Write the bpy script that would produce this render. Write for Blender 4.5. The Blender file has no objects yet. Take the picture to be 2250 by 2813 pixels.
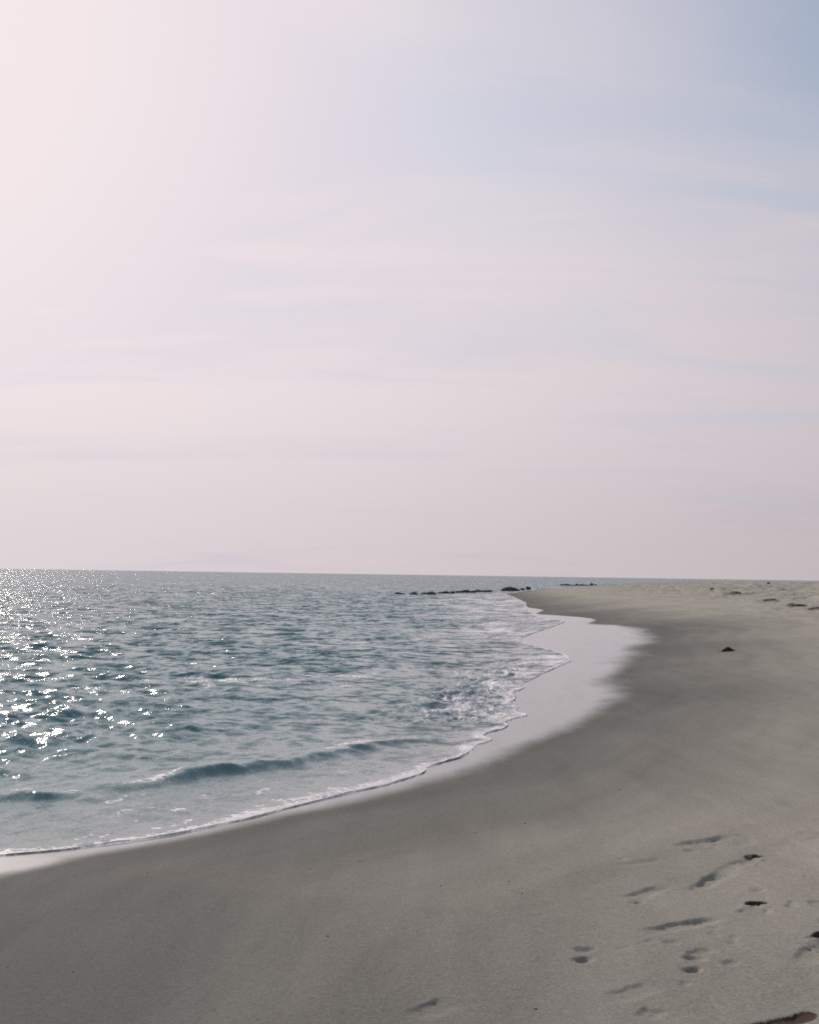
import bpy, bmesh, math, random
import numpy as np

# tunable light constants
DENOISE = False
CLOUD_OFF = (0.7, 0.3, 0.0)
VEIL_MIN = 0.3
HAZE_LOW = (1.075, 0.945, 1.03)
HAZE_HIGH = (1.06, 0.95, 1.03)
HAZE_SUN = (1.08, 0.962, 0.968)
HAZE_THIN = (0.885, 0.92, 0.99)
LUM0, LUM1 = 0.43, 0.43
SUN_E = 2.6
SAND_DRY, SAND_DAMP_SHADE, SAND_WET = (0.415, 0.392, 0.324), (0.134, 0.134, 0.122), (0.12, 0.155, 0.14)
SAND_PIT_SHADE = (0.075, 0.05, 0.038)  # wet inner sand, with the shadow of deep prints painted in
SEA_LEAN = 0.3
SAND_SPEC = 0.1
SEA_DEEP, SEA_SHALLOW, FOAM_COL = (0.06, 0.22, 0.232), (0.29, 0.33, 0.305), (0.9, 0.86, 0.85)
SEA_ROUGH, RIPPLE, SLOPE_MID, SLOPE_BIG = 0.085, 0.75, 1.8, 1.6
RIDGE_GAIN, CREST_FOAM, FOAM_STREAK, FOAM_SHEET_K, LIP = 0.62, 0.9, 0.8, 1.25, 0.3

# ---------------------------------------------------------------- camera, world, sun, exposure
scene = bpy.context.scene
EYE = 2.2                                   # metres above the still water
SUN_AZ, SUN_EL = math.radians(-28.0), math.radians(24.0)   # azimuth from +Y towards +X

cam_data = bpy.data.cameras.new("camera")
cam_data.sensor_fit = 'VERTICAL'
cam_data.sensor_height = 36.0
cam_data.lens = 3300.0 / 2813.0 * 36.0
cam_data.clip_start = 0.05
cam_data.clip_end = 60000.0
cam = bpy.data.objects.new("camera", cam_data)
scene.collection.objects.link(cam)
cam.location = (0, 0, EYE)
from mathutils import Matrix, Vector
_pitch, _roll = math.atan(172 / 3300.0), math.radians(0.84)
_f = Vector((0, math.cos(_pitch), math.sin(_pitch)))
_r = Vector((1, 0, 0))
_u = Vector((0, -math.sin(_pitch), math.cos(_pitch)))
_r2 = math.cos(_roll) * _r + math.sin(_roll) * _u
_u2 = -math.sin(_roll) * _r + math.cos(_roll) * _u
cam.matrix_world = Matrix(((_r2.x, _u2.x, -_f.x, 0), (_r2.y, _u2.y, -_f.y, 0),
                           (_r2.z, _u2.z, -_f.z, EYE), (0, 0, 0, 1)))
scene.camera = cam

scene.view_settings.view_transform = 'Standard'
scene.view_settings.look = 'None'
scene.view_settings.exposure = 0.0
scene.view_settings.gamma = 1.0
scene.view_settings.use_curve_mapping = False
scene.cycles.use_denoising = DENOISE
scene.cycles.sample_clamp_indirect = 4.0
scene.cycles.sample_clamp_direct = 40.0
scene.cycles.max_bounces = 5
scene.cycles.filter_width = 1.8


class Nodes:
    """Small helper that wires shader nodes with plain python calls."""
    def __init__(self, tree):
        self.t = tree
        tree.nodes.clear()

    def node(self, kind, **props):
        n = self.t.nodes.new(kind)
        for k, v in props.items():
            setattr(n, k, v)
        return n

    def put(self, sock, v):
        if isinstance(v, bpy.types.NodeSocket):
            self.t.links.new(v, sock)
        elif isinstance(v, (tuple, list)) and sock.type == 'RGBA' and len(v) == 3:
            sock.default_value = (*v, 1)
        else:
            sock.default_value = v

    def math(self, op, a, b=None, c=None, clamp=False):
        n = self.node('ShaderNodeMath', operation=op, use_clamp=clamp)
        for i, v in enumerate((a, b, c)):
            if v is not None:
                self.put(n.inputs[i], v)
        return n.outputs[0]

    def vmath(self, op, a, b=None, scale=None):
        n = self.node('ShaderNodeVectorMath', operation=op)
        self.put(n.inputs[0], a)
        if b is not None:
            self.put(n.inputs[1], b)
        if scale is not None:
            self.put(n.inputs['Scale'], scale)
        return n.outputs['Value'] if op in ('DOT_PRODUCT', 'LENGTH') else n.outputs[0]

    def ramp(self, v, lo, hi, a=0.0, b=1.0):
        n = self.node('ShaderNodeMapRange', interpolation_type='SMOOTHSTEP')
        for k, x in zip(('Value', 'From Min', 'From Max', 'To Min', 'To Max'), (v, lo, hi, a, b)):
            self.put(n.inputs[k], x)
        return n.outputs[0]

    def mix(self, f, a, b):
        n = self.node('ShaderNodeMix', data_type='RGBA')
        self.put(n.inputs[0], f)
        self.put(n.inputs[6], a)
        self.put(n.inputs[7], b)
        return n.outputs[2]

    def noise(self, vec, scale, detail=3.0, rough=0.5, distort=0.0, color=False):
        n = self.node('ShaderNodeTexNoise')
        self.put(n.inputs['Vector'], vec)
        self.put(n.inputs['Scale'], scale)
        self.put(n.inputs['Detail'], detail)
        self.put(n.inputs['Roughness'], rough)
        self.put(n.inputs['Distortion'], distort)
        return n.outputs['Color'] if color else n.outputs[0]

    def attr(self, name):
        return self.node('ShaderNodeAttribute', attribute_name=name).outputs['Fac']


sun_dir = (math.sin(SUN_AZ) * math.cos(SUN_EL), math.cos(SUN_AZ) * math.cos(SUN_EL), math.sin(SUN_EL))

world = bpy.data.worlds.new("World")
scene.world = world
world.use_nodes = True
N = Nodes(world.node_tree)
sky = N.node('ShaderNodeTexSky', sky_type='NISHITA')
sky.sun_disc = False
sky.sun_elevation = SUN_EL
sky.sun_rotation = SUN_AZ
sky.air_density = 1.0
sky.dust_density = 1.2
sky.ozone_density = 1.5
direction = N.node('ShaderNodeTexCoord').outputs['Generated']
sep = N.node('ShaderNodeSeparateXYZ')
N.put(sep.inputs[0], direction)
dz = N.math('MAXIMUM', sep.outputs[2], 0.0)
cos_sun = N.math('MAXIMUM', N.vmath('DOT_PRODUCT', direction, sun_dir), 0.0)
# thin high cirrus on a flat layer: direction projected on a plane overhead, so streaks foreshorten
flat = N.node('ShaderNodeCombineXYZ')
inv = N.math('DIVIDE', 1.0, N.math('ADD', dz, 0.16))
N.put(flat.inputs[0], N.math('MULTIPLY', sep.outputs[0], inv))
N.put(flat.inputs[1], N.math('MULTIPLY', sep.outputs[1], inv))
mp = N.node('ShaderNodeMapping')
mp.inputs['Rotation'].default_value = (0, 0, math.radians(14))
mp.inputs['Scale'].default_value = (0.5, 1.5, 1.0)
mp.inputs['Location'].default_value = CLOUD_OFF
N.put(mp.inputs['Vector'], flat.outputs[0])
broad = N.noise(mp.outputs[0], 0.8, 3.0, 0.5, 0.5)
wisps = N.noise(mp.outputs[0], 1.9, 4.0, 0.55, 1.0)
cover = N.math('ADD', N.math('MULTIPLY', broad, 0.95), N.math('MULTIPLY', wisps, 0.65))
# the veil thins out higher up, where the blue shows through
thick = N.math('ADD', cover, N.math('ADD', N.ramp(dz, 0.06, 0.46, 0.36, -0.16),
                                 N.math('ADD', N.ramp(cos_sun, 0.86, 0.995, 0.0, 0.7), N.ramp(dz, 0.0, 0.1, 0.3, 0.0))))
veil = N.ramp(thick, 0.52, 1.18, N.ramp(cos_sun, 0.70, 0.84, VEIL_MIN, 0.68), 0.97)
glow = N.math('POWER', cos_sun, 2.5)
tone = N.mix(N.ramp(dz, 0.0, 0.22), HAZE_LOW, HAZE_HIGH)
tone = N.mix(glow, tone, HAZE_SUN)
gauze = N.ramp(N.math('ADD', cover, N.ramp(dz, 0.0, 0.3, 0.25, -0.02)), 0.62, 1.02)
gauze = N.math('MAXIMUM', gauze, N.ramp(cos_sun, 0.9, 1.0))
tone = N.mix(gauze, N.vmath('MULTIPLY', tone, HAZE_THIN), tone)
lum = N.math('ADD', LUM0, N.math('MULTIPLY', glow, LUM1))
lum = N.math('MULTIPLY', lum, N.ramp(dz, 0.0, 0.17, 0.89, 1.0))
cirrus = N.vmath('SCALE', tone, scale=lum)
bg = N.node('ShaderNodeBackground')
# the cirrus radiance is given in display units, the Nishita sky in its own; both meet at strength 0.1
N.put(bg.inputs['Color'], N.mix(veil, N.vmath('MINIMUM', N.vmath('MULTIPLY', sky.outputs[0], (0.97, 1.07, 1.04)), (6.6, 6.7, 8.0)), N.vmath('SCALE', cirrus, scale=10.0)))
bg.inputs['Strength'].default_value = 0.1
out = N.node('ShaderNodeOutputWorld')
N.put(out.inputs['Surface'], bg.outputs[0])

sun_data = bpy.data.lights.new("sun", 'SUN')
sun_data.energy = SUN_E
sun_data.angle = math.radians(0.6)
sun_data.color = (1.0, 0.88, 0.78)
sun = bpy.data.objects.new("sun", sun_data)
scene.collection.objects.link(sun)
sun.location = Vector(sun_dir) * 60
sun.rotation_euler = Vector(sun_dir).to_track_quat('Z', 'Y').to_euler()

# ---------------------------------------------------------------- noise and curves (numpy)
def lattice(ix, iy, seed):
    h = (ix.astype(np.int64) * 374761393 + iy.astype(np.int64) * 668265263 + seed * 1274126177) & 0xFFFFFFFF
    h = ((h ^ (h >> 13)) * 1274126177) & 0xFFFFFFFF
    return ((h ^ (h >> 16)) & 0xFFFF) / 65535.0 * 2.0 - 1.0


def vnoise(x, y, seed=0):
    ix, iy = np.floor(x), np.floor(y)
    fx, fy = x - ix, y - iy
    ix, iy = ix.astype(np.int64), iy.astype(np.int64)
    u, v = fx * fx * fx * (fx * (fx * 6 - 15) + 10), fy * fy * fy * (fy * (fy * 6 - 15) + 10)
    a, b = lattice(ix, iy, seed), lattice(ix + 1, iy, seed)
    c, d = lattice(ix, iy + 1, seed), lattice(ix + 1, iy + 1, seed)
    return (a * (1 - u) + b * u) * (1 - v) + (c * (1 - u) + d * u) * v


def fbm(x, y, octaves=4, seed=0, gain=0.5):
    s, amp, tot = 0.0, 1.0, 0.0
    for o in range(octaves):
        ca, sa = math.cos(0.9 * o + 0.3), math.sin(0.9 * o + 0.3)
        k = 2.03 ** o
        s = s + amp * vnoise((ca * x - sa * y) * k + 17.3 * o, (sa * x + ca * y) * k - 9.1 * o, seed + o)
        tot += amp
        amp *= gain
    return s / tot


def smooth(lo, hi, x):
    t = np.clip((x - lo) / (hi - lo), 0, 1)
    return t * t * (3 - 2 * t)


def catmull(points, n):
    P = np.array(points, float)
    Q = np.vstack([2 * P[0] - P[1], P, 2 * P[-1] - P[-2]])
    res = []
    for i in range(1, len(Q) - 2):
        p0, p1, p2, p3 = Q[i - 1:i + 3]
        l = [max(np.linalg.norm(b - a) ** 0.5, 1e-6) for a, b in ((p0, p1), (p1, p2), (p2, p3))]
        t0, t1 = 0.0, l[0]
        t2 = t1 + l[1]
        t3 = t2 + l[2]
        for t in np.linspace(t1, t2, n, endpoint=False):
            a1 = (t1 - t) / (t1 - t0) * p0 + (t - t0) / (t1 - t0) * p1
            a2 = (t2 - t) / (t2 - t1) * p1 + (t - t1) / (t2 - t1) * p2
            a3 = (t3 - t) / (t3 - t2) * p2 + (t - t2) / (t3 - t2) * p3
            b1 = (t2 - t) / (t2 - t0) * a1 + (t - t0) / (t2 - t0) * a2
            b2 = (t3 - t) / (t3 - t1) * a2 + (t - t1) / (t3 - t1) * a3
            res.append((t2 - t) / (t2 - t1) * b1 + (t - t1) / (t2 - t1) * b2)
    res.append(P[-1])
    return np.array(res)


def line_distance(x, y, line, vals=None):
    """Distance to a polyline; with vals also the value carried along it and the side (+ right of travel)."""
    best = np.full(x.shape, 1e18)
    val = np.zeros(x.shape)
    side = np.zeros(x.shape)
    for i in range(len(line) - 1):
        a, ab = line[i], line[i + 1] - line[i]
        px, py = x - a[0], y - a[1]
        t = np.clip((px * ab[0] + py * ab[1]) / (ab @ ab), 0, 1)
        d2 = (px - t * ab[0]) ** 2 + (py - t * ab[1]) ** 2
        m = d2 < best
        best = np.where(m, d2, best)
        if vals is not None:
            val = np.where(m, vals[i] * (1 - t) + vals[i + 1] * t, val)
            side = np.where(m, -np.sign(ab[0] * py - ab[1] * px), side)
    d = np.sqrt(best)
    return d if vals is None else (d, val, side)


def inside(x, y, poly):
    r = np.zeros(x.shape, bool)
    n = len(poly)
    for i in range(n):
        x0, y0 = poly[i]
        x1, y1 = poly[(i + 1) % n]
        if y0 == y1:
            continue
        c = ((y0 > y) != (y1 > y)) & (x < (x1 - x0) * (y - y0) / (y1 - y0) + x0)
        r ^= c
    return r


LAND_CORNERS = [(30000, 9000), (30000, -30000), (-30000, -30000), (-8000, -14000)]


def land_distance(x, y, line):
    """Signed distance to a shore line: positive on the land side."""
    d = line_distance(x, y, line)
    return np.where(inside(x, y, [tuple(p) for p in line] + LAND_CORNERS), d, -d)


# ---------------------------------------------------------------- plan of the beach (metres, camera stands at 0,0)
SHORE = catmull([(-400, -640), (-60, -97), (-20, -30), (-9, -7), (-5.6, 2.0), (-3.13, 9.41), (-2.49, 9.79), (-1.9, 10.36),
                 (-1.15, 11.52), (-0.45, 12.99), (0.15, 14.3), (0.85, 16.33), (1.57, 20.18), (2.36, 26.38), (3.33, 35.29),
                 (4.38, 46.49), (5.73, 62.3), (8.47, 100.61), (10.63, 140.5), (16.5, 172), (30, 190), (60, 215),
                 (150, 265), (500, 400), (3000, 1200)], 5)
WATER_EDGE = [(-3.08, 9.276), (-2.748, 9.367), (-2.446, 9.617), (-2.1, 9.866), (-1.8, 10.197), (-1.473, 10.637), (-1.109, 11.215), (-0.814, 11.639), (-0.487, 12.071), (-0.201, 12.424), (0.159, 13.106), (0.31, 13.71), (0.439, 14.048), (0.67, 14.408), (0.836, 15.074), (0.947, 15.573), (1.141, 16.078), (1.063, 16.53), (1.161, 16.87), (1.363, 17.187), (1.474, 17.538), (1.483, 18.034), (1.623, 18.395), (1.857, 18.699), (1.774, 19.455), (1.847, 19.942), (1.803, 20.824), (1.96, 21.664), (1.978, 22.631), (2.286, 23.567), (2.353, 24.575), (2.603, 25.279), (2.973, 26.56), (3.357, 27.757), (3.762, 28.945), (4.043, 30.0), (4.245, 31.935), (4.229, 33.736), (4.099, 35.711), (3.923, 38.201), (3.932, 42.011), (4.876, 46.169), (5.96, 50.023), (7.066, 54.488), (6.792, 59.287), (6.93, 65.703), (7.484, 74.167), (8.014, 83.18), (9.177, 93.813), (10.188, 111.047), (11.552, 142.4)]
SHEEN_EDGE = [(-2.814, 8.486), (-2.571, 8.775), (-2.344, 9.223), (-2.032, 9.551), (-1.746, 9.897), (-1.426, 10.307), (-1.064, 10.772), (-0.459, 11.412), (-0.049, 11.942), (0.173, 12.245), (0.767, 13.358), (1.372, 14.906), (1.882, 15.937), (2.581, 17.903), (3.111, 19.046), (3.513, 20.034), (3.789, 21.283), (3.865, 22.833), (3.929, 23.852), (4.341, 25.205), (4.994, 28.024), (5.843, 31.469), (6.653, 34.434), (7.534, 37.877), (8.028, 41.695), (8.186, 45.824), (7.628, 48.62), (7.555, 50.187), (8.267, 53.322), (8.307, 57.382), (7.861, 62.08), (7.254, 67.811), (8.231, 73.433), (8.193, 82.453), (9.4, 96.095), (10.225, 117.253), (11.552, 142.4)]
RIDGES = [
  ( [(-3.15, 11.88), (-3.02, 12.05), (-2.81, 12.25), (-2.6, 12.46), (-2.38, 12.78), (-2.22, 13.14), (-2.02, 13.3), (-1.71, 13.6), (-1.38, 13.86), (-1.17, 14.18), (-0.83, 14.81), (-0.55, 15.5), (-0.33, 15.75), (0.16, 16.11), (0.87, 16.55)] , [0, 0.03, 0.06, 0.07, 0.11, 0.15, 0.15, 0.13, 0.11, 0.10, 0.10, 0.09, 0.07, 0.05, 0] ),
  ( [(-4.35, 11.49), (-3.88, 11.62), (-3.72, 11.76), (-3.4, 11.71), (-3.23, 11.84), (-3.01, 11.8), (-2.82, 11.99)] , [0.03, 0.1, 0.09, 0.08, 0.07, 0.05, 0] ),
  ( [(-5.16, 13.59), (-4.34, 12.98), (-3.95, 12.63), (-3.59, 12.44)] , [0.05, 0.09, 0.06, 0] ),
  ( [(-6.47, 17.68), (-6.14, 18.27), (-5.53, 17.58), (-5.0, 17.21)] , [0.05, 0.14, 0.1, 0] ),
  ( [(-5.14, 18.07), (-5.0, 18.75), (-4.63, 18.61), (-4.19, 17.96)] , [0, 0.08, 0.08, 0] ),
  ( [(-4.27, 17.38), (-3.59, 16.81), (-3.14, 16.78), (-2.82, 17.47), (-2.54, 17.72)] , [0, 0.08, 0.08, 0.06, 0] ),
  ( [(-11.53, 31.89), (-11.26, 33.36), (-10.51, 32.9), (-10.32, 34.09), (-9.54, 32.96)] , [0.05, 0.1, 0.08, 0.12, 0] ),
  ( [(-4.21, 14.22), (-3.82, 14.7), (-3.05, 14.19), (-2.47, 13.84)] , [0, 0.06, 0.06, 0] ),
  ( [(-2.49, 19.38), (-1.94, 19.72), (-1.56, 19.4)] , [0, 0.08, 0] ),
  ( [(-1.47, 20.62), (-0.83, 23.35), (-0.06, 25.07)] , [0, 0.04, 0] ),
  ( [(-4.25, 21.78), (-3.53, 22.22), (-2.9, 23.03)] , [0, 0.07, 0] ),
  ( [(-7.33, 23.46), (-6.63, 23.98), (-6.05, 24.24)] , [0, 0.08, 0] ),
]
CHURN = [(0.27, 18.65), (0.69, 21.46), (1.41, 25.67), (2.25, 28.58), (3.34, 31.57), (4.48, 33.65), (4.33, 31.51), (3.25, 28.02), (2.54, 25.33), (1.91, 21.64), (1.79, 19.68), (1.18, 18.39)]
FOAM_SHEET = [(3.72, 139.49), (12.7, 159.53), (10.5, 109.0), (7.8, 81.99), (7.18, 68.51), (7.74, 59.67), (3.76, 41.22), (1.67, 39.57), (1.6, 50.67), (3.73, 67.01), (1.77, 85.24)]
PRINTS = {
  'A': (1.795, 7.997, 2.161, 8.224) ,
  'B': (1.305, 7.459, 1.579, 7.589) ,
  'C': (1.966, 7.204, 2.193, 7.532) ,
  'C2': (1.847, 7.068, 2.024, 7.367) ,
  'D': (1.584, 6.712, 1.841, 7.047) ,
  'E': (1.22, 6.535, 1.39, 6.796) ,
  'F': (1.658, 5.931, 1.832, 6.293) ,
  'G': (1.159, 5.745, 1.482, 5.944) ,
  'H': (0.777, 5.316, 0.836, 5.587) ,
  'I': (1.184, 5.046, 1.284, 5.337) ,
  'J': (0.809, 4.866, 0.992, 4.95) ,
  'K': (0.884, 4.614, 0.965, 4.675) ,
  'L': (1.776, 5.266, 1.922, 5.527) ,
  'M': (1.248, 4.333, 1.459, 4.527) ,
  'N': (0.029, 4.872, 0.17, 4.99) ,
  'O': (1.509, 4.495, 1.642, 4.624) ,
  'P': (1.657, 5.139, 1.822, 5.308) ,
}

FAR_SHORE = [(17.0, 171), (30.5, 188.5), (60.5, 213.5), (150.5, 263.5), (500.5, 398.5), (3000.5, 1198)]
WATER_LINE = np.vstack([[(-400, -640), (-60, -97), (-20, -30), (-8.9, -7.1), (-5.5, 1.9), (-4.1, 6.2)],
                        catmull(WATER_EDGE, 4), FAR_SHORE])
SHEEN_LINE = np.vstack([[(-399, -641), (-59, -97.5), (-19, -30.5), (-8.1, -7.4), (-4.8, 1.6), (-3.6, 5.6)],
                        catmull(SHEEN_EDGE, 4), np.array(FAR_SHORE) + (0.6, -1.0)])
CHURN_LINE = np.array(CHURN + CHURN[:1], float)
SHEET_LINE = np.array(FOAM_SHEET + FOAM_SHEET[:1], float)

PROFILE = np.array([(-6000, -40), (-400, -30), (-30, -2.4), (-8, -0.6), (0, 0), (3, 0.29), (6.6, 0.66), (10, 1.0), (14, 1.32),
                    (19, 1.62), (26, 1.84), (40, 1.95), (80, 1.98), (9000, 2.0)])


def beach_height(d):
    z = np.interp(d, PROFILE[:, 0], PROFILE[:, 1])
    for k in (-0.7, 0.7):                      # soften the knees of the profile
        z = z + 0.5 * np.interp(d + k, PROFILE[:, 0], PROFILE[:, 1])
    return z / 2.0


def foot_dent(x, y, heel, toe, depth, width, kind):
    """A foot pressed into sand. kind: 'edge' = the outer edge of a foot dragged down the slope, steep on one side only;
    'two' = heel and ball apart; 'hole' = heel dug deep with loose sand thrown out. Returns (dz, dug share, wet sand and painted shade share)."""
    hx, hy = heel
    ax, ay = toe[0] - hx, toe[1] - hy
    L = math.hypot(ax, ay)
    ax, ay = ax / L, ay / L
    u, v = (x - hx) * ax + (y - hy) * ay, -(x - hx) * ay + (y - hy) * ax
    wob = 0.022 * fbm(x * 14 + hx * 9, y * 14, 3, 91)
    u, v = u + wob, v + wob
    t = u / L
    half = width * 0.5
    if kind == 'edge':
        v = v + 0.016 * np.sin(3.0 * t + 9 * hx)
        dv = np.where(v > 0, v / half, -v / (half * 2.6))
        along = np.interp(t, [-0.15, 0.05, 0.3, 0.55, 0.78, 0.92, 1.04, 1.2], [0, 0.35, 0.8, 0.7, 1.0, 0.75, 0.25, 0])
        share = (1 - smooth(0.25, 1.15, dv)) * along
        return -depth * share, share * 0.6, share * 0
    if kind == 'two':
        ball = 1 - smooth(0.25, 1.1, np.hypot((t - 0.80) * L / np.where(t > 0.80, 0.034, 0.075), v / (half * 1.15)))
        heel_ = 1 - smooth(0.25, 1.1, np.hypot((t - 0.26) * L / np.where(t > 0.26, 0.034, 0.07), v / half))
        share = np.maximum(0.8 * ball, heel_)
        return -depth * share, share * 0.6, share * 0
    q = np.hypot((t - 0.80) * L / np.where(t > 0.80, 0.040, 0.085), v / (half * 1.0))
    pit = 1 - smooth(0.45, 1.0, q)
    spill = np.hypot((t - 0.36) * L / 0.11, (v + 0.03) / 0.085)
    scuff = np.exp(-((spill - 0.8) / 0.35) ** 2) * fbm(x * 26, y * 26, 3, 95) * 0.016 - 0.006 * (1 - smooth(0.5, 1.0, spill))
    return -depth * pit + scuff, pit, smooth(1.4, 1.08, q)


FOOT = [('A', 0.026, 0.085, 'edge'), ('A2', 0.012, 0.10, 'two'), ('B', 0.010, 0.08, 'edge'), ('C', 0.075, 0.092, 'hole'), ('C2', 0.011, 0.08, 'edge'), ('D', 0.028, 0.08, 'edge'),
        ('E', 0.019, 0.085, 'edge'), ('E2', 0.010, 0.08, 'two'), ('F', 0.075, 0.095, 'hole'), ('G', 0.022, 0.08, 'edge'), ('H', 0.020, 0.10, 'two'), ('I', 0.021, 0.10, 'two'),
        ('J', 0.011, 0.085, 'edge'), ('K', 0.012, 0.08, 'edge'), ('L', 0.08, 0.10, 'hole'), ("M", 0.012, 0.05, "edge"), 
        ('N', 0.015, 0.10, 'edge'), ('P', 0.014, 0.09, 'edge')]
PRINTS['A2'] = (1.79, 7.75, 1.96, 7.98)
PRINTS['E2'] = (1.19, 6.38, 1.31, 6.56)
PRINTS['M'] = (1.25, 4.40, 1.47, 4.515)
HUMMOCKS = [(14.9, 43.9, 0.9, 0.16), (16.2, 44.9, 0.8, 0.15), (15.9, 49.6, 0.7, 0.12), (17.0, 57.0, 0.8, 0.12), (18.3, 60.0, 1.0, 0.12),
            (19.4, 72.2, 1.4, 0.16), (21.5, 84.0, 1.8, 0.2), (22.8, 88.5, 1.8, 0.2), (24.3, 79.0, 1.3, 0.15), (25.9, 89.3, 1.8, 0.2),
            (29.0, 98.0, 2.2, 0.22), (20.6, 56.0, 1.0, 0.15), (23.5, 66.0, 1.2, 0.16), (27.5, 78.0, 1.5, 0.15)]


def sand_surface(x, y, detail=True):
    """Height of the sand, how far it is dug and painted dark, distance from the mean shore line."""
    d = land_distance(x, y, SHORE)
    z = beach_height(d)
    dig_shade = np.zeros(x.shape)
    if not detail:
        return z, dig_shade, d
    dry = smooth(2.0, 6.0, d)
    z = z + 0.030 * fbm(x * 0.23, y * 0.23, 3, 5) * smooth(0.5, 4, d)
    z = z + 0.006 * fbm(x * 1.1, y * 0.7, 3, 8) * dry
    z = z + 0.0016 * fbm(x * 9.0, y * 7.0, 3, 11) * dry
    # trampled upper beach
    tr = smooth(8.5, 15.0, d + 2.5 * fbm(x * 0.12, y * 0.12, 2, 21)) * smooth(9, 30, y)
    lump = fbm(x * 1.15, y * 0.75, 4, 23)
    z = z + tr * (0.15 * lump - 0.12 * smooth(0.10, 0.42, fbm(x * 1.9, y * 1.2, 3, 29)))
    for hx, hy, r, h in HUMMOCKS:
        q = ((x - hx) / r) ** 2 + ((y - hy) / (r * 0.8)) ** 2
        m = q < 9
        z[m] += h * np.exp(-q[m]) * (1 + 0.7 * fbm(x[m] * 2.3, y[m] * 2.3, 3, 33))
    near = np.nonzero((y > 2.5) & (y < 9.5) & (x > -1.0) & (x < 4.0))[0]
    xs, ys = x[near], y[near]
    dz, dg = np.zeros(xs.shape), np.zeros(xs.shape)
    dk = np.zeros(xs.shape)
    for key, depth, width, kind in FOOT:
        hx, hy, tx, ty = PRINTS[key]
        a, b, c = foot_dent(xs, ys, (hx, hy), (tx, ty), depth, width, kind)
        dz += a
        dg = np.maximum(dg, b * min(1.0, depth / 0.03))
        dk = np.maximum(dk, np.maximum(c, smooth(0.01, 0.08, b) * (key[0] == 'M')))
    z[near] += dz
    dig_shade[near] = dg + dk
    # scattered scuffs and pock marks around the prints
    pock = smooth(0.50, 0.72, fbm(xs * 6.5, ys * 5.0, 2, 41)) * smooth(0.4, 1.4, xs) * smooth(9.0, 7.0, ys)
    z[near] -= 0.010 * pock
    return z, dig_shade, d


# ---------------------------------------------------------------- waves
_rng = np.random.default_rng(12)


def wave_band(lam0, lam1, wind, spread, n=384):
    """A tile of random waves with lengths lam0..lam1, unit rms height."""
    lc = math.sqrt(lam0 * lam1)
    size = lc * 26.0
    k = np.fft.fftfreq(n, size / n) * 2 * math.pi
    kx, ky = np.meshgrid(k, k, indexing='ij')
    kk = np.hypot(kx, ky)
    lam = 2 * math.pi / np.maximum(kk, 1e-6)
    c = (kx * wind[0] + ky * wind[1]) / np.maximum(kk, 1e-6)
    w = np.exp(-(np.log(lam / lc) / (0.55 * math.log(lam1 / lam0))) ** 2) * (0.06 + np.abs(c) ** spread) / np.maximum(kk, 1e-3)
    spec = (_rng.normal(size=(n, n)) + 1j * _rng.normal(size=(n, n))) * w
    spec[0, 0] = 0
    h = np.fft.ifft2(spec).real
    return h / h.std(), size


def sample_tile(tile, size, x, y, ang):
    n = tile.shape[0]
    ca, sa = math.cos(ang), math.sin(ang)
    u, v = (ca * x - sa * y) / size * n, (sa * x + ca * y) / size * n
    iu, iv = np.floor(u).astype(np.int64), np.floor(v).astype(np.int64)
    fu, fv = u - iu, v - iv

    def cub(t):
        return (((-t + 2) * t - 1) * t / 2, ((3 * t - 5) * t * t + 2) / 2, ((-3 * t + 4) * t + 1) * t / 2, (t - 1) * t * t / 2)
    wu, wv = cub(fu), cub(fv)
    r = np.zeros(x.shape)
    for a in range(4):
        ia = (iu + a - 1) % n
        for b in range(4):
            r += wu[a] * wv[b] * tile[ia, (iv + b - 1) % n]
    return r


WIND = (0.22, -0.975)
BANDS = [(3.5, 8.0, 0.006, 4), (1.7, 3.6, 0.0100, 3), (0.85, 1.8, 0.0118, 2.2), (0.42, 0.9, 0.0098, 1.6), (0.2, 0.44, 0.0060, 1.2), (0.09, 0.21, 0.0026, 1.0)]


def polar_grid(rings, columns):
    """Rings times columns round the viewer; returns x, y and the quads."""
    r, a = np.meshgrid(rings, columns, indexing='ij')
    x, y = (r * np.sin(a)).ravel(), (r * np.cos(a)).ravel()
    nr, nc = len(rings), len(columns)
    i = np.arange(nr - 1)[:, None] * nc + np.arange(nc - 1)[None, :]
    quads = np.stack([i, i + 1, i + nc + 1, i + nc], -1).reshape(-1, 4)[:, ::-1]
    return x, y, quads


def build_mesh(name, verts, quads, material, attrs=None, smooth_shade=True):
    used = np.zeros(len(verts), bool)
    used[quads.ravel()] = True
    remap = np.cumsum(used) - 1
    verts, quads = verts[used], remap[quads]
    me = bpy.data.meshes.new(name)
    nq, k = quads.shape
    me.vertices.add(len(verts))
    me.vertices.foreach_set('co', verts.astype(np.float32).ravel())
    me.loops.add(nq * k)
    me.loops.foreach_set('vertex_index', quads.astype(np.int32).ravel())
    me.polygons.add(nq)
    me.polygons.foreach_set('loop_start', np.arange(0, nq * k, k, dtype=np.int32))
    me.polygons.foreach_set('use_smooth', np.full(nq, smooth_shade))
    for key, arr in (attrs or {}).items():
        at = me.attributes.new(key, 'FLOAT', 'POINT')
        at.data.foreach_set('value', arr[used].astype(np.float32))
    me.update()
    me.validate()
    me.materials.append(material)
    ob = bpy.data.objects.new(name, me)
    scene.collection.objects.link(ob)
    return ob


def columns_of(dense0, dense1, step, lo, hi, coarse):
    mid = np.arange(dense0, dense1 + step * 0.5, step)
    left = np.arange(lo, dense0 - coarse * 0.2, coarse)
    right = np.arange(hi, dense1 + coarse * 0.2, -coarse)[::-1]
    return np.radians(np.concatenate([left, mid, right]))


def rings_of(start, end, stepf):
    r, res = start, []
    while r < end:
        res.append(r)
        r += stepf(r)
    return np.array(res + [end])


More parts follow.
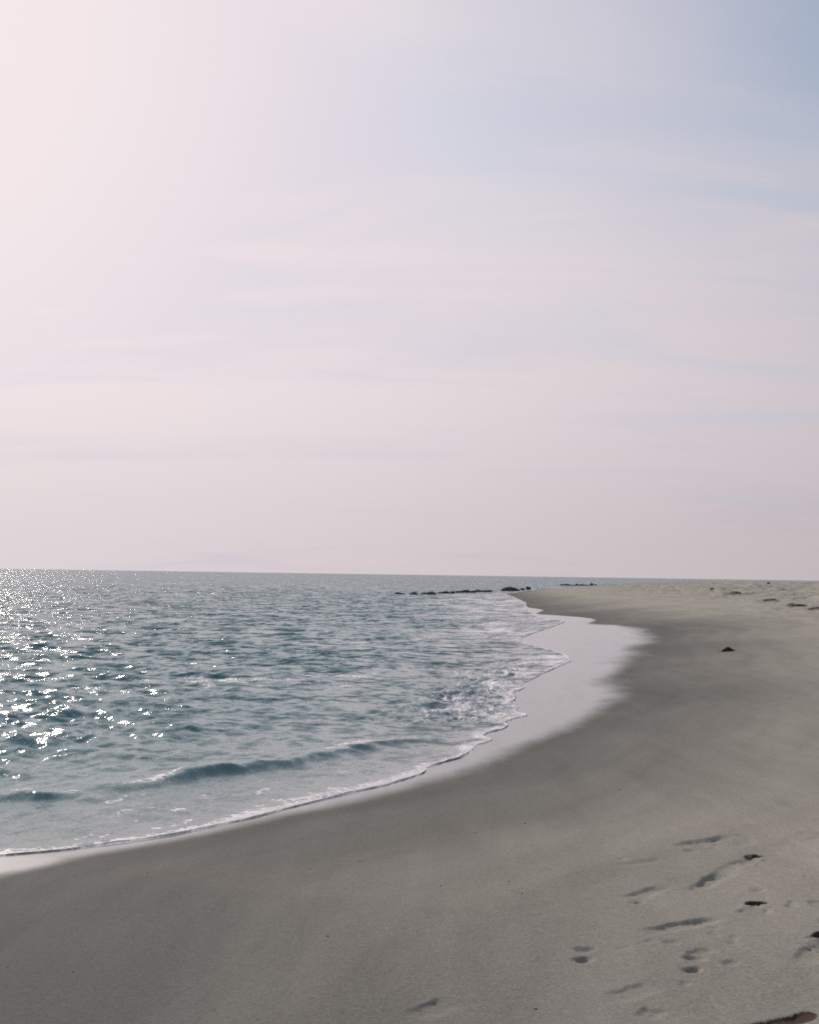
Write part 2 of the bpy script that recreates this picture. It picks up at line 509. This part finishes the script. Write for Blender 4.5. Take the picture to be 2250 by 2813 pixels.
# ---------------------------------------------------------------- materials of the setting
def new_material(name):
    m = bpy.data.materials.new(name)
    m.use_nodes = True
    return m, Nodes(m.node_tree)


def finish(n, bsdf):
    o = n.node('ShaderNodeOutputMaterial')
    n.put(o.inputs['Surface'], bsdf.outputs[0])


sand_mat, n = new_material('sand')
pos = n.node('ShaderNodeNewGeometry').outputs['Position']
wet, damp_vignette, dig_shade = n.attr('wet'), n.attr('damp_vignette'), n.attr('dig_shade')
patch = n.noise(pos, 0.55, 4, 0.55)
streak_map = n.node('ShaderNodeMapping')
streak_map.inputs['Rotation'].default_value = (0, 0, math.radians(28))
streak_map.inputs['Scale'].default_value = (3.2, 0.5, 1)
n.put(streak_map.inputs['Vector'], pos)
streak = n.noise(streak_map.outputs[0], 1.0, 4, 0.6, 0.3)
grain = n.noise(pos, 260.0, 2, 0.7)
grain2 = n.noise(pos, 75.0, 2, 0.6)
tone = n.math('ADD', n.math('MULTIPLY', n.math('SUBTRACT', patch, 0.5), 0.5), n.math('MULTIPLY', n.math('SUBTRACT', streak, 0.5), 0.4))
grains = n.math('ADD', n.math('MULTIPLY', n.math('SUBTRACT', grain, 0.5), 0.9), n.math('ADD', n.math('MULTIPLY', n.math('SUBTRACT', grain2, 0.5), 1.0), n.math('MULTIPLY', n.math('SUBTRACT', n.noise(pos, 27.0, 3, 0.7), 0.5), 0.45)))
tone = n.math('ADD', tone, n.math('MULTIPLY', n.attr('tide'), 0.075))
shade = n.math('ADD', 1.0, n.math('ADD', tone, grains))
d2 = n.math('MAXIMUM', n.math('ADD', damp_vignette, n.math('MULTIPLY', n.math('SUBTRACT', patch, 0.5), 0.5)), n.math('MULTIPLY', dig_shade, 0.9, clamp=True), clamp=True)
col = n.mix(d2, SAND_DRY, SAND_DAMP_SHADE)  # damp sand; also paints print hollows and the foreground darker
col = n.mix(n.ramp(dig_shade, 0.75, 1.05), col, SAND_PIT_SHADE)  # brown shade painted over the dug walls
col = n.vmath('SCALE', col, scale=shade)
wet2 = n.ramp(n.math('ADD', n.math('ADD', wet, n.math('MULTIPLY', n.math('SUBTRACT', streak, 0.5), 0.14)), n.math('MULTIPLY', n.math('SUBTRACT', n.noise(pos, 2.2, 4, 0.6), 0.5), 0.2)), 0.2, 0.85)
col = n.mix(wet2, col, n.vmath('SCALE', n.mix(0.0, SAND_WET, SAND_WET), scale=n.math('ADD', 0.6, n.math('MULTIPLY', shade, 0.4))))
bs = n.node('ShaderNodeBsdfPrincipled')
n.put(bs.inputs['Base Color'], col)
n.put(bs.inputs['Roughness'], n.math('SUBTRACT', 0.9, n.math('MULTIPLY', wet2, 0.45)))
bs.inputs['IOR'].default_value = 1.5
n.put(bs.inputs['Specular IOR Level'], SAND_SPEC)
n.put(bs.inputs['Coat Weight'], n.math('MULTIPLY', wet2, n.math('ADD', 0.8, n.math('MULTIPLY', streak, 0.4)), clamp=True))
bs.inputs['Coat Roughness'].default_value = 0.12
bs.inputs['Coat IOR'].default_value = 1.4
bump = n.node('ShaderNodeBump')
bump.inputs['Distance'].default_value = 0.004
n.put(bump.inputs['Strength'], n.math('MULTIPLY', n.math('SUBTRACT', 1.0, wet2), 0.5))
n.put(bump.inputs['Height'], n.math('ADD', n.noise(pos, 42.0, 4, 0.65), n.math('MULTIPLY', grain, 0.4)))
n.put(bs.inputs['Normal'], bump.outputs[0])
finish(n, bs)

sea_mat, n = new_material('sea_water')
geo = n.node('ShaderNodeNewGeometry')
pos, nor = geo.outputs['Position'], geo.outputs['Normal']
lod, shal, foam, calm = n.attr('lod'), n.attr('shallow'), n.attr('foam'), n.attr('calm')
fine = n.noise(pos, 36.0, 3, 0.65, 0.0, True)
mid = n.noise(pos, 3.2, 3, 0.6, 0.0, True)
big = n.noise(pos, 0.75, 4, 0.6, 0.0, True)
half = (0.5, 0.5, 0.5)
flat_xy = (1.0, 1.0, 0.0)
s1 = n.vmath('SCALE', n.vmath('SUBTRACT', fine, half), scale=n.math('ADD', 0.06, n.math('MULTIPLY', calm, RIPPLE)))
s2 = n.vmath('SCALE', n.vmath('SUBTRACT', mid, half), scale=n.math('MULTIPLY', lod, SLOPE_MID))
s3 = n.vmath('SCALE', n.vmath('SUBTRACT', big, half), scale=n.math('MULTIPLY', n.math('POWER', lod, 2.0), SLOPE_BIG))
lean = n.vmath('SCALE', (0.03, -0.5, 0.0), scale=n.math('MULTIPLY', lod, SEA_LEAN))
tilt = n.vmath('MULTIPLY', n.vmath('ADD', n.vmath('ADD', s1, s2), n.vmath('ADD', s3, lean)), flat_xy)
wnor = n.vmath('NORMALIZE', n.vmath('ADD', nor, tilt))
bs = n.node('ShaderNodeBsdfPrincipled')
body = n.mix(shal, SEA_DEEP, SEA_SHALLOW)
lace = n.node('ShaderNodeTexVoronoi')
lace.feature = 'DISTANCE_TO_EDGE'
n.put(lace.inputs['Vector'], n.vmath('ADD', pos, n.vmath('SCALE', n.noise(pos, 4.0, 2, 0.5, 0, True), scale=0.25)))
lace.inputs['Scale'].default_value = 9.0
bub = n.noise(pos, 30.0, 4, 0.7)
web = n.ramp(lace.outputs['Distance'], 0.02, 0.22, 1.0, 0.0)
fm = n.math('ADD', foam, n.math('ADD', n.math('MULTIPLY', n.math('SUBTRACT', bub, 0.5), 0.9), n.math('MULTIPLY', n.math('SUBTRACT', web, 0.5), 0.5)))
fm = n.math('MULTIPLY', n.ramp(fm, 0.38, 0.85), n.ramp(foam, 0.02, 0.15))
n.put(bs.inputs['Base Color'], n.mix(fm, body, FOAM_COL))
n.put(bs.inputs['Roughness'], n.math('ADD', SEA_ROUGH, n.math('MULTIPLY', fm, 0.6)))
bs.inputs['IOR'].default_value = 1.333
n.put(bs.inputs['Normal'], wnor)
finish(n, bs)

foam_mat, n = new_material('foam')
pos = n.node('ShaderNodeNewGeometry').outputs['Position']
bs = n.node('ShaderNodeBsdfPrincipled')
n.put(bs.inputs['Base Color'], n.mix(n.noise(pos, 45.0, 3, 0.6), (0.6, 0.58, 0.56), (0.92, 0.9, 0.88)))
bs.inputs['Roughness'].default_value = 0.5
bs.inputs['Subsurface Weight'].default_value = 0.0
bump = n.node('ShaderNodeBump')
bump.inputs['Distance'].default_value = 0.006
n.put(bump.inputs['Height'], n.noise(pos, 110.0, 3, 0.6))
n.put(bs.inputs['Normal'], bump.outputs[0])
finish(n, bs)

rock_mat, n = new_material('rock')
pos = n.node('ShaderNodeNewGeometry').outputs['Position']
bs = n.node('ShaderNodeBsdfPrincipled')
n.put(bs.inputs['Base Color'], n.mix(n.noise(pos, 3.0, 4, 0.6), (0.028, 0.034, 0.031), (0.09, 0.095, 0.08)))
bs.inputs['Roughness'].default_value = 0.75
bump = n.node('ShaderNodeBump')
bump.inputs['Distance'].default_value = 0.05
n.put(bump.inputs['Height'], n.noise(pos, 9.0, 4, 0.6))
n.put(bs.inputs['Normal'], bump.outputs[0])
finish(n, bs)

weed_mat, n = new_material('seaweed')
pos = n.node('ShaderNodeNewGeometry').outputs['Position']
bs = n.node('ShaderNodeBsdfPrincipled')
n.put(bs.inputs['Base Color'], n.mix(n.noise(pos, 20.0, 3, 0.6), (0.015, 0.017, 0.013), (0.055, 0.048, 0.032)))
bs.inputs['Roughness'].default_value = 0.7
finish(n, bs)

loose_mat, n = new_material('loose_strands')
pos = n.node('ShaderNodeNewGeometry').outputs['Position']
bs = n.node('ShaderNodeBsdfPrincipled')
n.put(bs.inputs['Base Color'], n.mix(n.noise(pos, 9.0, 3, 0.6), (0.05, 0.048, 0.04), (0.17, 0.15, 0.12)))
bs.inputs['Roughness'].default_value = 0.8
finish(n, bs)

grit_mat, n = new_material('shell_grit')
pos = n.node('ShaderNodeNewGeometry').outputs['Position']
bs = n.node('ShaderNodeBsdfPrincipled')
n.put(bs.inputs['Base Color'], n.mix(n.ramp(n.noise(pos, 5.0, 1, 0.5), 0.45, 0.62), (0.08, 0.07, 0.06), (0.36, 0.33, 0.28)))
bs.inputs['Roughness'].default_value = 0.6
finish(n, bs)

# ---------------------------------------------------------------- sand
columns = columns_of(-25.0, 25.0, 0.08, -180.0, 180.0, 2.0)
rings = rings_of(0.6, 2600.0, lambda r: 0.12 if r < 2.4 else 0.02 if r < 3.7 else max(0.0065, min(0.5, 0.8 * r * r / 1921.0)) if r < 190 else 0.5 * (r / 190.0) ** 2.2)
x, y, quads = polar_grid(rings, columns)
sea_d = np.where(np.hypot(x, y) < 1e9, land_distance(x, y, SHORE), 0)
keep = (sea_d > -14)
quads = quads[keep[quads].all(1)]
z, dig_shade, sd = sand_surface(x, y)
wd = -land_distance(x, y, SHEEN_LINE)                       # + seaward of the wet edge
width = 0.05 + 0.042 * np.hypot(x, y) * smooth(60, 25, y)
wet = smooth(-1.0, 1.0, wd / width + 0.3 * fbm(x * 0.8, y * 0.5, 3, 51))
# sand wetted by the last swashes dries up the beach; foreground darkened as painted vignette
damp_vignette = 1 - smooth(-0.6, 6.3, -wd - 2.0 * smooth(9.0, 4.0, y) + 0.8 * fbm(x * 0.35, y * 0.25, 3, 57))
# faint lines left by earlier swashes, running along the shore
run = wd + 0.35 * fbm(x * 0.5, y * 0.3, 3, 115)
tide = vnoise(run * 2.3, (x + y) * 0.22, 117) + 0.6 * vnoise(run * 6.1, (x + y) * 0.5, 119)
sand = build_mesh('sand_beach', np.stack([x, y, z], 1), quads, sand_mat, {'wet': wet, 'damp_vignette': damp_vignette, 'dig_shade': dig_shade, 'tide': tide})
sand['kind'] = 'structure'

# ---------------------------------------------------------------- sea
def sea_step(r):
    if r < 130:
        return max(0.03, min(0.3, 0.5 * r * r / 2642.0))
    return 0.3 * (r / 130.0) ** 2.4


columns = columns_of(-23.5, 21.5, 0.062, -120.0, 75.0, 1.0)
rings = rings_of(5.0, 30000.0, sea_step)
x, y, quads = polar_grid(rings, columns)
r = np.hypot(x, y)
wd = np.where(r < 400, 0, -land_distance(x, y, SHORE))
m = r < 400
wd[m] = -land_distance(x[m], y[m], WATER_LINE)              # + in the water
quads = quads[(wd[quads] > -0.6).any(1)]
live = np.zeros(len(x), bool)
live[quads.ravel()] = True
idx = np.nonzero(live)[0]
xs, ys, ws, rs = x[idx], y[idx], wd[idx], r[idx]
ground, _, shore_d = sand_surface(xs, ys, False)
ground = ground + 0.030 * fbm(xs * 0.23, ys * 0.23, 3, 5) * smooth(0.5, 4, shore_d)
step = np.array([sea_step(v) for v in rings])
dr = np.interp(rs, rings, step)
churn = inside(xs, ys, [tuple(p) for p in CHURN_LINE])
cd = line_distance(xs, ys, CHURN_LINE)
churn = smooth(-1.8, 0.7, np.where(churn, cd, -cd) + 0.5 * fbm(xs * 0.9, ys * 0.6, 3, 61))
sheet = inside(xs, ys, [tuple(p) for p in SHEET_LINE])
hd = line_distance(xs, ys, SHEET_LINE)
sheet = smooth(-3.0, 3.0, np.where(sheet, hd, -hd) + 2.0 * fbm(xs * 0.3, ys * 0.12, 3, 63))
open_sea = smooth(0.9, 7.0, ws + 0.6 * fbm(xs * 0.5, ys * 0.5, 2, 65)) * (1 - 0.6 * sheet)
h = np.zeros(xs.shape)
far_share = np.zeros(xs.shape)
tot = 0.0
gust = 1.0 + 0.35 * fbm(xs * 0.11, ys * 0.07, 3, 67)
for i, (l0, l1, rms, spread) in enumerate(BANDS):
    tile, size = wave_band(l0, l1, WIND, spread)
    lc = math.sqrt(l0 * l1)
    wgt = smooth(2.2, 5.0, lc / dr)
    lowland = open_sea if lc > 0.4 else 0.24 + 0.76 * open_sea
    mm = wgt > 0.001
    b = np.zeros(xs.shape)
    b[mm] = sample_tile(tile, size, xs[mm], ys[mm], 0.37 * i) * rms * wgt[mm]
    h += b * lowland * gust
    slope2 = (rms / lc) ** 2
    far_share += (1 - wgt) * slope2
    tot += slope2
lod = np.sqrt(far_share / tot)
h = h + 2.6 * np.where(h > 0, h * h, -0.4 * h * h)          # peaked crests, flat troughs
# single wavelets running to the beach: steep face on the shore side
crest_foam = np.zeros(xs.shape)
for number, (line, amps) in enumerate(RIDGES):
    amps = [v * (1.0 if number < 2 else 0.65) for v in amps]
    pts = np.array(line, float)
    fine_line = catmull(np.column_stack([pts, amps]), 4)
    lo, hi = pts.min(0) - 2.2, pts.max(0) + 2.2
    m = np.nonzero((xs > lo[0]) & (xs < hi[0]) & (ys > lo[1]) & (ys < hi[1]))[0]
    wob = 0.10 * fbm(xs[m] * 2.2, ys[m] * 2.2, 3, 71)
    d, a, side = line_distance(xs[m] + wob, ys[m] + wob, fine_line[:, :2], np.maximum(fine_line[:, 2], 0))
    wsum, asum = 0.0, 0.0                                    # carry the height smoothly along the crest
    for q in fine_line:
        wq = np.exp(-np.clip(((xs[m] - q[0]) ** 2 + (ys[m] - q[1]) ** 2 - d * d) / 0.08, -5, 50))
        wsum, asum = wsum + wq, asum + wq * max(q[2], 0)
    a = asum / np.maximum(wsum, 1e-9)
    d = d * side                                             # + towards the beach
    end = np.minimum(np.hypot(xs[m] - pts[0, 0], ys[m] - pts[0, 1]), np.hypot(xs[m] - pts[-1, 0], ys[m] - pts[-1, 1]))
    a = a * smooth(0.0, 0.5, end) * smooth(1.3, 0.6, np.abs(d))
    face, back = 0.15, 0.45
    prof = np.where(d > 0, np.exp(-(d / face) ** 2), np.exp(-(np.abs(d) / back) ** 1.6))
    h[m] += RIDGE_GAIN * a * (1 + 0.5 * fbm(xs[m] * 2.0, ys[m] * 2.0, 4, 73)) * prof
    h[m] -= 0.08 * RIDGE_GAIN * a * np.exp(-((d - 0.42) / 0.2) ** 2)
    crest_foam[m] = np.maximum(crest_foam[m], smooth(0.03, 0.09, a) * np.exp(-((d + 0.10) / 0.13) ** 2) * smooth(-0.35, 0.3, fbm(xs[m] * 1.7, ys[m] * 1.7, 3, 75)) * CREST_FOAM)
# broken water
lump = np.abs(fbm(xs * 2.4, ys * 1.5, 4, 81, 0.6))
h += churn * (0.15 * (0.35 - lump) + 0.04 * fbm(xs * 7, ys * 5, 3, 83))
# swash sheet: thin film on the sloping sand with a blunt front
film = np.where(ws > 0, 0.017 * np.sqrt(np.clip(ws, 0, 0.12) / 0.12) - 0.005 * smooth(0.1, 0.6, ws), -0.5 * np.clip(-ws, 0, 1))
film = film + np.where(ws > 0, 0.004 * fbm(xs * 6, ys * 6, 3, 85) * smooth(0, 0.2, ws), 0)
skin = ground + film
surf = np.where(ws > 0, np.log(np.exp(np.clip(h / 0.012, -60, 60)) + np.exp(np.clip(skin / 0.012, -60, 60))) * 0.012, skin)
surf = np.where(skin > 0.6, skin, surf)
depth = surf - ground
shallow = np.exp(-np.clip(depth, 0, 50) / 0.16)
# foam carried on the water
sw = fbm(xs * 1.6, ys * 1.6, 4, 87)
front = np.exp(-(np.clip(ws, 0, 9) / (0.13 + 0.16 * np.clip(sw + 0.4, 0, 1))) ** 2) * (ws > -0.2)
front *= 0.35 + 0.65 * smooth(-0.4, 0.1, fbm(xs * 0.7, ys * 0.7, 3, 89))
streaks = smooth(0.12, 0.5, fbm(xs * 1.0 - ys * 0.25, ys * 1.9 + xs * 0.8, 4, 93)) * smooth(14, 3, ws) * np.maximum(smooth(-0.1, 0.3, fbm(xs * 0.25, ys * 0.18, 3, 95)), smooth(20, 32, ys))
sheet_foam = sheet * (0.25 + 0.75 * smooth(-0.15, 0.4, fbm(xs * 0.9, ys * 0.22, 4, 97)))
churn_foam = churn * (0.62 + 0.9 * fbm(xs * 3.2, ys * 2.0, 4, 99))
flecks = 0.7 * smooth(0.36, 0.6, fbm(xs * 7.0, ys * 4.5, 3, 111)) * smooth(3.5, 0.4, ws) * smooth(-0.3, 0.3, fbm(xs * 0.6, ys * 0.6, 2, 113))
foam = np.maximum.reduce([flecks, 1.25 * front, FOAM_STREAK * streaks, FOAM_SHEET_K * sheet_foam, churn_foam, crest_foam])
full = lambda arr: np.bincount(idx, arr, len(x))
sea = build_mesh('sea', np.stack([x, y, full(surf)], 1), quads, sea_mat,
                 {'lod': full(lod), 'shallow': full(shallow), 'foam': full(np.clip(foam, 0, 1)), 'calm': full(0.5 + 0.5 * open_sea)})
sea['kind'] = 'structure'

# ---------------------------------------------------------------- foam lip along the swash front
edge = catmull(WATER_EDGE, 12)
edge = edge[edge[:, 1] < 75]
seg = np.r_[0, np.cumsum(np.hypot(*np.diff(edge, axis=0).T))]
s = [0.0]
while s[-1] < seg[-1]:
    yy = np.interp(s[-1], seg, edge[:, 1])
    s.append(s[-1] + 0.012 + 0.0012 * max(0, yy - 9))
s = np.array(s[:-1])
ex, ey = np.interp(s, seg, edge[:, 0]), np.interp(s, seg, edge[:, 1])
jag = 0.05 * fbm(s * 2.2, s * 0, 4, 101)
tx, ty = np.gradient(ex, s), np.gradient(ey, s)
tl = np.hypot(tx, ty)
nx, ny = ty / tl, -tx / tl                                   # towards the land
ex, ey = ex + nx * (jag - 0.015), ey + ny * (jag - 0.015)
rad = 0.020 * (0.75 + 0.75 * fbm(s * 1.1, s * 0 + 3, 3, 103) + 0.55 * fbm(s * 9, s * 0 + 5, 3, 105)) * (1 + 0.012 * (ey - 9))
rad = np.clip(rad, 0.005, 0.06) * LIP
gz, _, gd = sand_surface(ex, ey, False)
gz = gz + 0.030 * fbm(ex * 0.23, ey * 0.23, 3, 5) * smooth(0.5, 4, gd)
K = 10
verts = []
for k in range(K):
    a = 2 * math.pi * k / K
    bump_r = rad * (1 + 0.25 * fbm(s * 24, s * 0 + 2.1 * k, 2, 107))
    lat, up = math.cos(a) * (1.1 if math.cos(a) > 0 else 3.2), math.sin(a)
    verts.append(np.stack([ex + nx * bump_r * lat, ey + ny * bump_r * lat, np.maximum(gz, 0) + 0.006 + bump_r * (0.55 + up)], 1))
verts = np.stack(verts, 1).reshape(-1, 3)
i = np.arange(len(s) - 1)[:, None] * K
k = np.arange(K)[None, :]
k2 = (k + 1) % K
quads = np.stack([i + k, i + k2, i + K + k2, i + K + k], -1).reshape(-1, 4)
lip = build_mesh('sea_foam', verts, quads[:, ::-1], foam_mat)
lip['kind'] = 'stuff'
lip['label'] = 'thin white line of foam along the edge of the spent wave'
lip['category'] = 'foam'

# ---------------------------------------------------------------- rocks
def rock_mesh(name, sx, sy, sz, seed, subdiv=3):
    bm = bmesh.new()
    bmesh.ops.create_icosphere(bm, subdivisions=subdiv, radius=1.0)
    co = np.array([v.co for v in bm.verts])
    rg = np.random.default_rng(seed)
    planes = rg.normal(size=(9, 3))
    planes /= np.linalg.norm(planes, axis=1)[:, None]
    for p in planes:                           # knock flats into the ball
        d = co @ p
        lim = rg.uniform(0.62, 0.9)
        co -= np.clip(d - lim, 0, None)[:, None] * p * 0.85
    wob = 1 + 0.16 * fbm(co[:, 0] * 2.1 + seed * 3.7, co[:, 1] * 2.1 + co[:, 2] * 1.7, 3, seed)
    co = co * wob[:, None] * (sx, sy, sz)
    lean = rg.uniform(-0.25, 0.25)
    co[:, 0] += co[:, 2] * lean
    for v, c in zip(bm.verts, co):
        v.co = c
    me = bpy.data.meshes.new(name)
    bm.to_mesh(me)
    bm.free()
    me.materials.append(rock_mat)
    return me


def add_rock(name, loc, size, seed, label, group, rz=0.0):
    ob = bpy.data.objects.new(name, rock_mesh(name, *size, seed))
    scene.collection.objects.link(ob)
    ob.location = loc
    ob.rotation_euler = (0, 0, rz)
    ob['label'], ob['category'], ob['group'] = label, 'rock', group
    return ob


JETTY = 'dark rocks of the low jetty by the sand spit'
NEAR_ROCKS = [
    # x, y, half length, half depth, half height, sink, label
    (-1.0, 135.2, 0.62, 0.5, 0.26, 0.02, 'low flat dark rock, outermost at the sea end of the jetty'),
    (0.66, 134.2, 0.55, 0.5, 0.34, 0.02, 'dark rock in the sea, second from the outer end of the jetty'),
    (1.75, 135.2, 0.42, 0.5, 0.26, 0.04, 'low shoulder rock just left of the humped rock near the jetty tip'),
    (2.45, 135.8, 0.62, 0.55, 0.44, 0.02, 'humped dark rock, the tallest near the jetty tip'),
    (3.75, 145.0, 0.45, 0.5, 0.24, 0.02, 'small dark rock starting the long middle run of the jetty'),
    (4.45, 145.4, 0.55, 0.5, 0.38, 0.02, 'pointed dark rock on the left of the middle run of the jetty'),
    (5.22, 146.3, 0.42, 0.5, 0.30, 0.04, 'small dark rock right of the pointed one in the jetty'),
    (6.35, 153.3, 0.6, 0.6, 0.36, 0.02, 'dark rock left of centre in the middle run of the jetty'),
    (7.35, 154.2, 0.7, 0.6, 0.48, 0.02, 'broad dark rock at the centre of the middle run of the jetty'),
    (8.25, 155.0, 0.5, 0.6, 0.36, 0.04, 'dark rock right of the broad centre rock of the jetty'),
    (9.5, 163.0, 0.6, 0.6, 0.42, 0.02, 'dark rock beginning the inner run of the jetty near the foam'),
    (10.3, 163.7, 0.5, 0.6, 0.30, 0.04, 'low dark rock in the inner run of the jetty'),
    (11.05, 164.5, 0.45, 0.6, 0.36, 0.04, 'dark rock ending the inner run of the jetty before the gap'),
    (15.3, 180.2, 1.25, 0.9, 0.78, 0.10, 'largest long dark boulder where the jetty meets the sand spit'),
    (18.2, 192.0, 0.38, 0.4, 0.25, 0.2, 'tiny dark stone right of the largest jetty boulder'),
    (19.8, 198.5, 0.45, 0.4, 0.38, 0.25, 'small dark stone farthest inland along the jetty'),
]
for q, (rx, ry, a, b, c, up, lab) in enumerate(NEAR_ROCKS):
    gz = float(sand_surface(np.array([rx]), np.array([ry]), False)[0][0])
    add_rock('jetty_rock', (rx, ry, max(0.0, gz) + up), (a * 1.15, b, c * 0.72), 40 + q, lab, JETTY, 0.25)
for q in range(17):
    t = q / 16.0
    tall = 0.34 + 0.14 * math.sin(q * 2.3) + (0.18 if q in (6, 7, 15) else 0)
    add_rock('breakwater_rock', (39.9 + 20.2 * t, 311.9 + 1.8 * t, 0.05), (0.78 + 0.12 * math.sin(q * 1.7), 0.8, tall), 80 + q,
             {0: 'leftmost rock of the thin far row beyond the sand spit', 6: 'tallest dark rock, left of centre in the thin far row',
              16: 'rightmost rock of the thin far row beyond the sand spit'}.get(q, 'low dark rock inside the thin far row of rocks beyond the sand spit'), 'rocks of the far row beyond the spit', 0.3)

# ---------------------------------------------------------------- seaweed and loose dark strands on the sand
def weed_pile(name, cx, cy, w, hgt, seed, strands, label, loose=False):
    """A heap of limp ribbons: low mound in the middle, tails lying on the sand."""
    rg = np.random.default_rng(seed)
    root = bpy.data.objects.new(name, None)
    scene.collection.objects.link(root)
    gz = float(sand_surface(np.array([cx]), np.array([cy]))[0][0])
    root.location = (cx, cy, gz)
    root['label'], root['category'] = label, 'seaweed'

    def local_ground(px, py):
        return sand_surface(np.array(px) + cx, np.array(py) + cy)[0] - gz
    # core mound, split into separate tufts where the strands lie loose
    n_a, n_r = 28, 7
    vs, fs = [], []
    px, py, pz = [], [], []
    for i in range(n_r + 1):
        for j in range(n_a):
            a = 2 * math.pi * j / n_a
            q = i / n_r
            px.append(q * 0.36 * w * math.cos(a) * (1 + 0.25 * math.sin(3 * a + seed)))
            py.append(q * 0.22 * w * math.sin(a) * (1 + 0.2 * math.sin(2 * a + seed)))
            pz.append(hgt * (1 - q ** 1.5))
    px, py, pz = np.array(px), np.array(py), np.array(pz)
    rough = 1 + 0.5 * fbm(px * 30 + seed, py * 30, 3, seed)
    if loose:
        rough = 2.2 * smooth(0.0, 0.5, fbm(px * 7 + seed, py * 7, 3, seed)) - 0.3
    pz = pz * rough + local_ground(px, py) - 0.004
    quads = [(i * n_a + j, i * n_a + (j + 1) % n_a, (i + 1) * n_a + (j + 1) % n_a, (i + 1) * n_a + j)[::-1] for i in range(n_r) for j in range(n_a)]
    mound = build_mesh('mound', np.stack([px, py, pz], 1), np.array(quads)[:, ::-1], loose_mat if loose else weed_mat)
    mound.parent = root
    # ribbons
    allv, allq = [], []
    for k in range(strands):
        a = rg.uniform(-0.5, 0.5) + (0 if rg.random() < 0.5 else math.pi)
        L = w * rg.uniform(0.25, 0.55) * (0.5 if loose else 1.0)
        wd_ = rg.uniform(0.006, 0.016)
        m = 9
        t = np.linspace(0, 1, m)
        bend = rg.uniform(-1.0, 1.0)
        ang = a + bend * t
        lx = np.cumsum(np.cos(ang)) * L / m + rg.normal() * (0.26 if loose else 0.08) * w
        ly = np.cumsum(np.sin(ang)) * L / m * 0.7 + rg.normal() * (0.2 if loose else 0.05) * w
        hump = hgt * 1.02 * np.clip(1 - np.hypot(lx / (0.36 * w), ly / (0.22 * w)) ** 1.5, 0, 1)
        lz = local_ground(lx, ly) + hump + 0.006 + 0.01 * np.abs(np.sin(t * 7 + k))
        ox, oy = -np.sin(ang) * wd_, np.cos(ang) * wd_
        base = len(allv) * 1
        for q in range(m):
            tap = 1 - 0.8 * t[q]
            allv.append((lx[q] + ox[q] * tap, ly[q] + oy[q] * tap, lz[q]))
            allv.append((lx[q], ly[q], lz[q] + 0.006))
            allv.append((lx[q] - ox[q] * tap, ly[q] - oy[q] * tap, lz[q]))
        for q in range(m - 1):
            o = base + q * 3
            allq += [(o, o + 1, o + 4, o + 3), (o + 1, o + 2, o + 5, o + 4)]
    st = build_mesh('strands', np.array(allv), np.array(allq), loose_mat if loose else weed_mat)
    st.parent = root
    st['kind'] = 'stuff'
    return root


weed_pile('seaweed_clump', 7.608, 28.707, 0.42, 0.085, 3, 26, 'small dark seaweed clump alone on the smooth sand right of the wet lobe')
weed_pile('seaweed_heap', 31.6, 105.5, 0.8, 0.34, 7, 20, 'tiny dark heap on the far beach crest at the horizon on the right')

for wx, wy, w, lab in [  # patches of loose dark strands, laid on the hummocks
        (14.9, 43.6, 1.3, 'dark patch on rough sand at the right edge, nearest of the patches'),
        (16.4, 45.2, 0.9, 'smaller dark patch just behind the nearest one at the right edge'),
        (15.9, 49.3, 1.2, 'dark patch left of and beyond the right edge patches'),
        (17.0, 56.8, 0.9, 'small dark patch midway up the rough sand on the right'),
        (19.4, 71.8, 1.6, 'long thin dark patch on the far rough sand, left of the others'),
        (22.4, 87.0, 2.4, 'broad dim patch just under the far beach crest')]:
    weed_pile('dark_patch', wx, wy, w, 0.03, int(wx * 10), 48, lab, True)

# ---------------------------------------------------------------- shell grit on the sand
rg = np.random.default_rng(77)
vs, qs = [], []
cx, cy = rg.uniform(-2.5, 4.5, 110), 3.6 + 9.0 * rg.random(110) ** 1.4
dd = -land_distance(cx, cy, SHEEN_LINE)
ok = dd < -0.6
cx, cy = cx[ok], cy[ok]
gz = sand_surface(cx, cy)[0]
for a, b, c in zip(cx, cy, gz):
    size = rg.uniform(0.002, 0.0065) * (1.9 if rg.random() < 0.08 else 1.0)
    n_side = 6
    ang = np.sort(rg.uniform(0, 2 * math.pi, n_side))
    o = len(vs)
    for t in ang:
        vs.append((a + math.cos(t) * size * 1.3, b + math.sin(t) * size, c - 0.001))
    for t in ang:
        vs.append((a + math.cos(t) * size, b + math.sin(t) * size * 0.7, c + size * rg.uniform(0.35, 0.7)))
    for k in range(n_side):
        k2 = (k + 1) % n_side
        qs.append((o + k, o + k2, o + n_side + k2, o + n_side + k))
    qs += [(o + 6, o + 7, o + 8, o + 9), (o + 6, o + 9, o + 10, o + 11)]
grit = build_mesh('shell_grit', np.array(vs), np.array(qs), grit_mat, smooth_shade=False)
grit['kind'] = 'stuff'
grit['label'] = 'tiny dark and pale shell chips scattered over the sand'
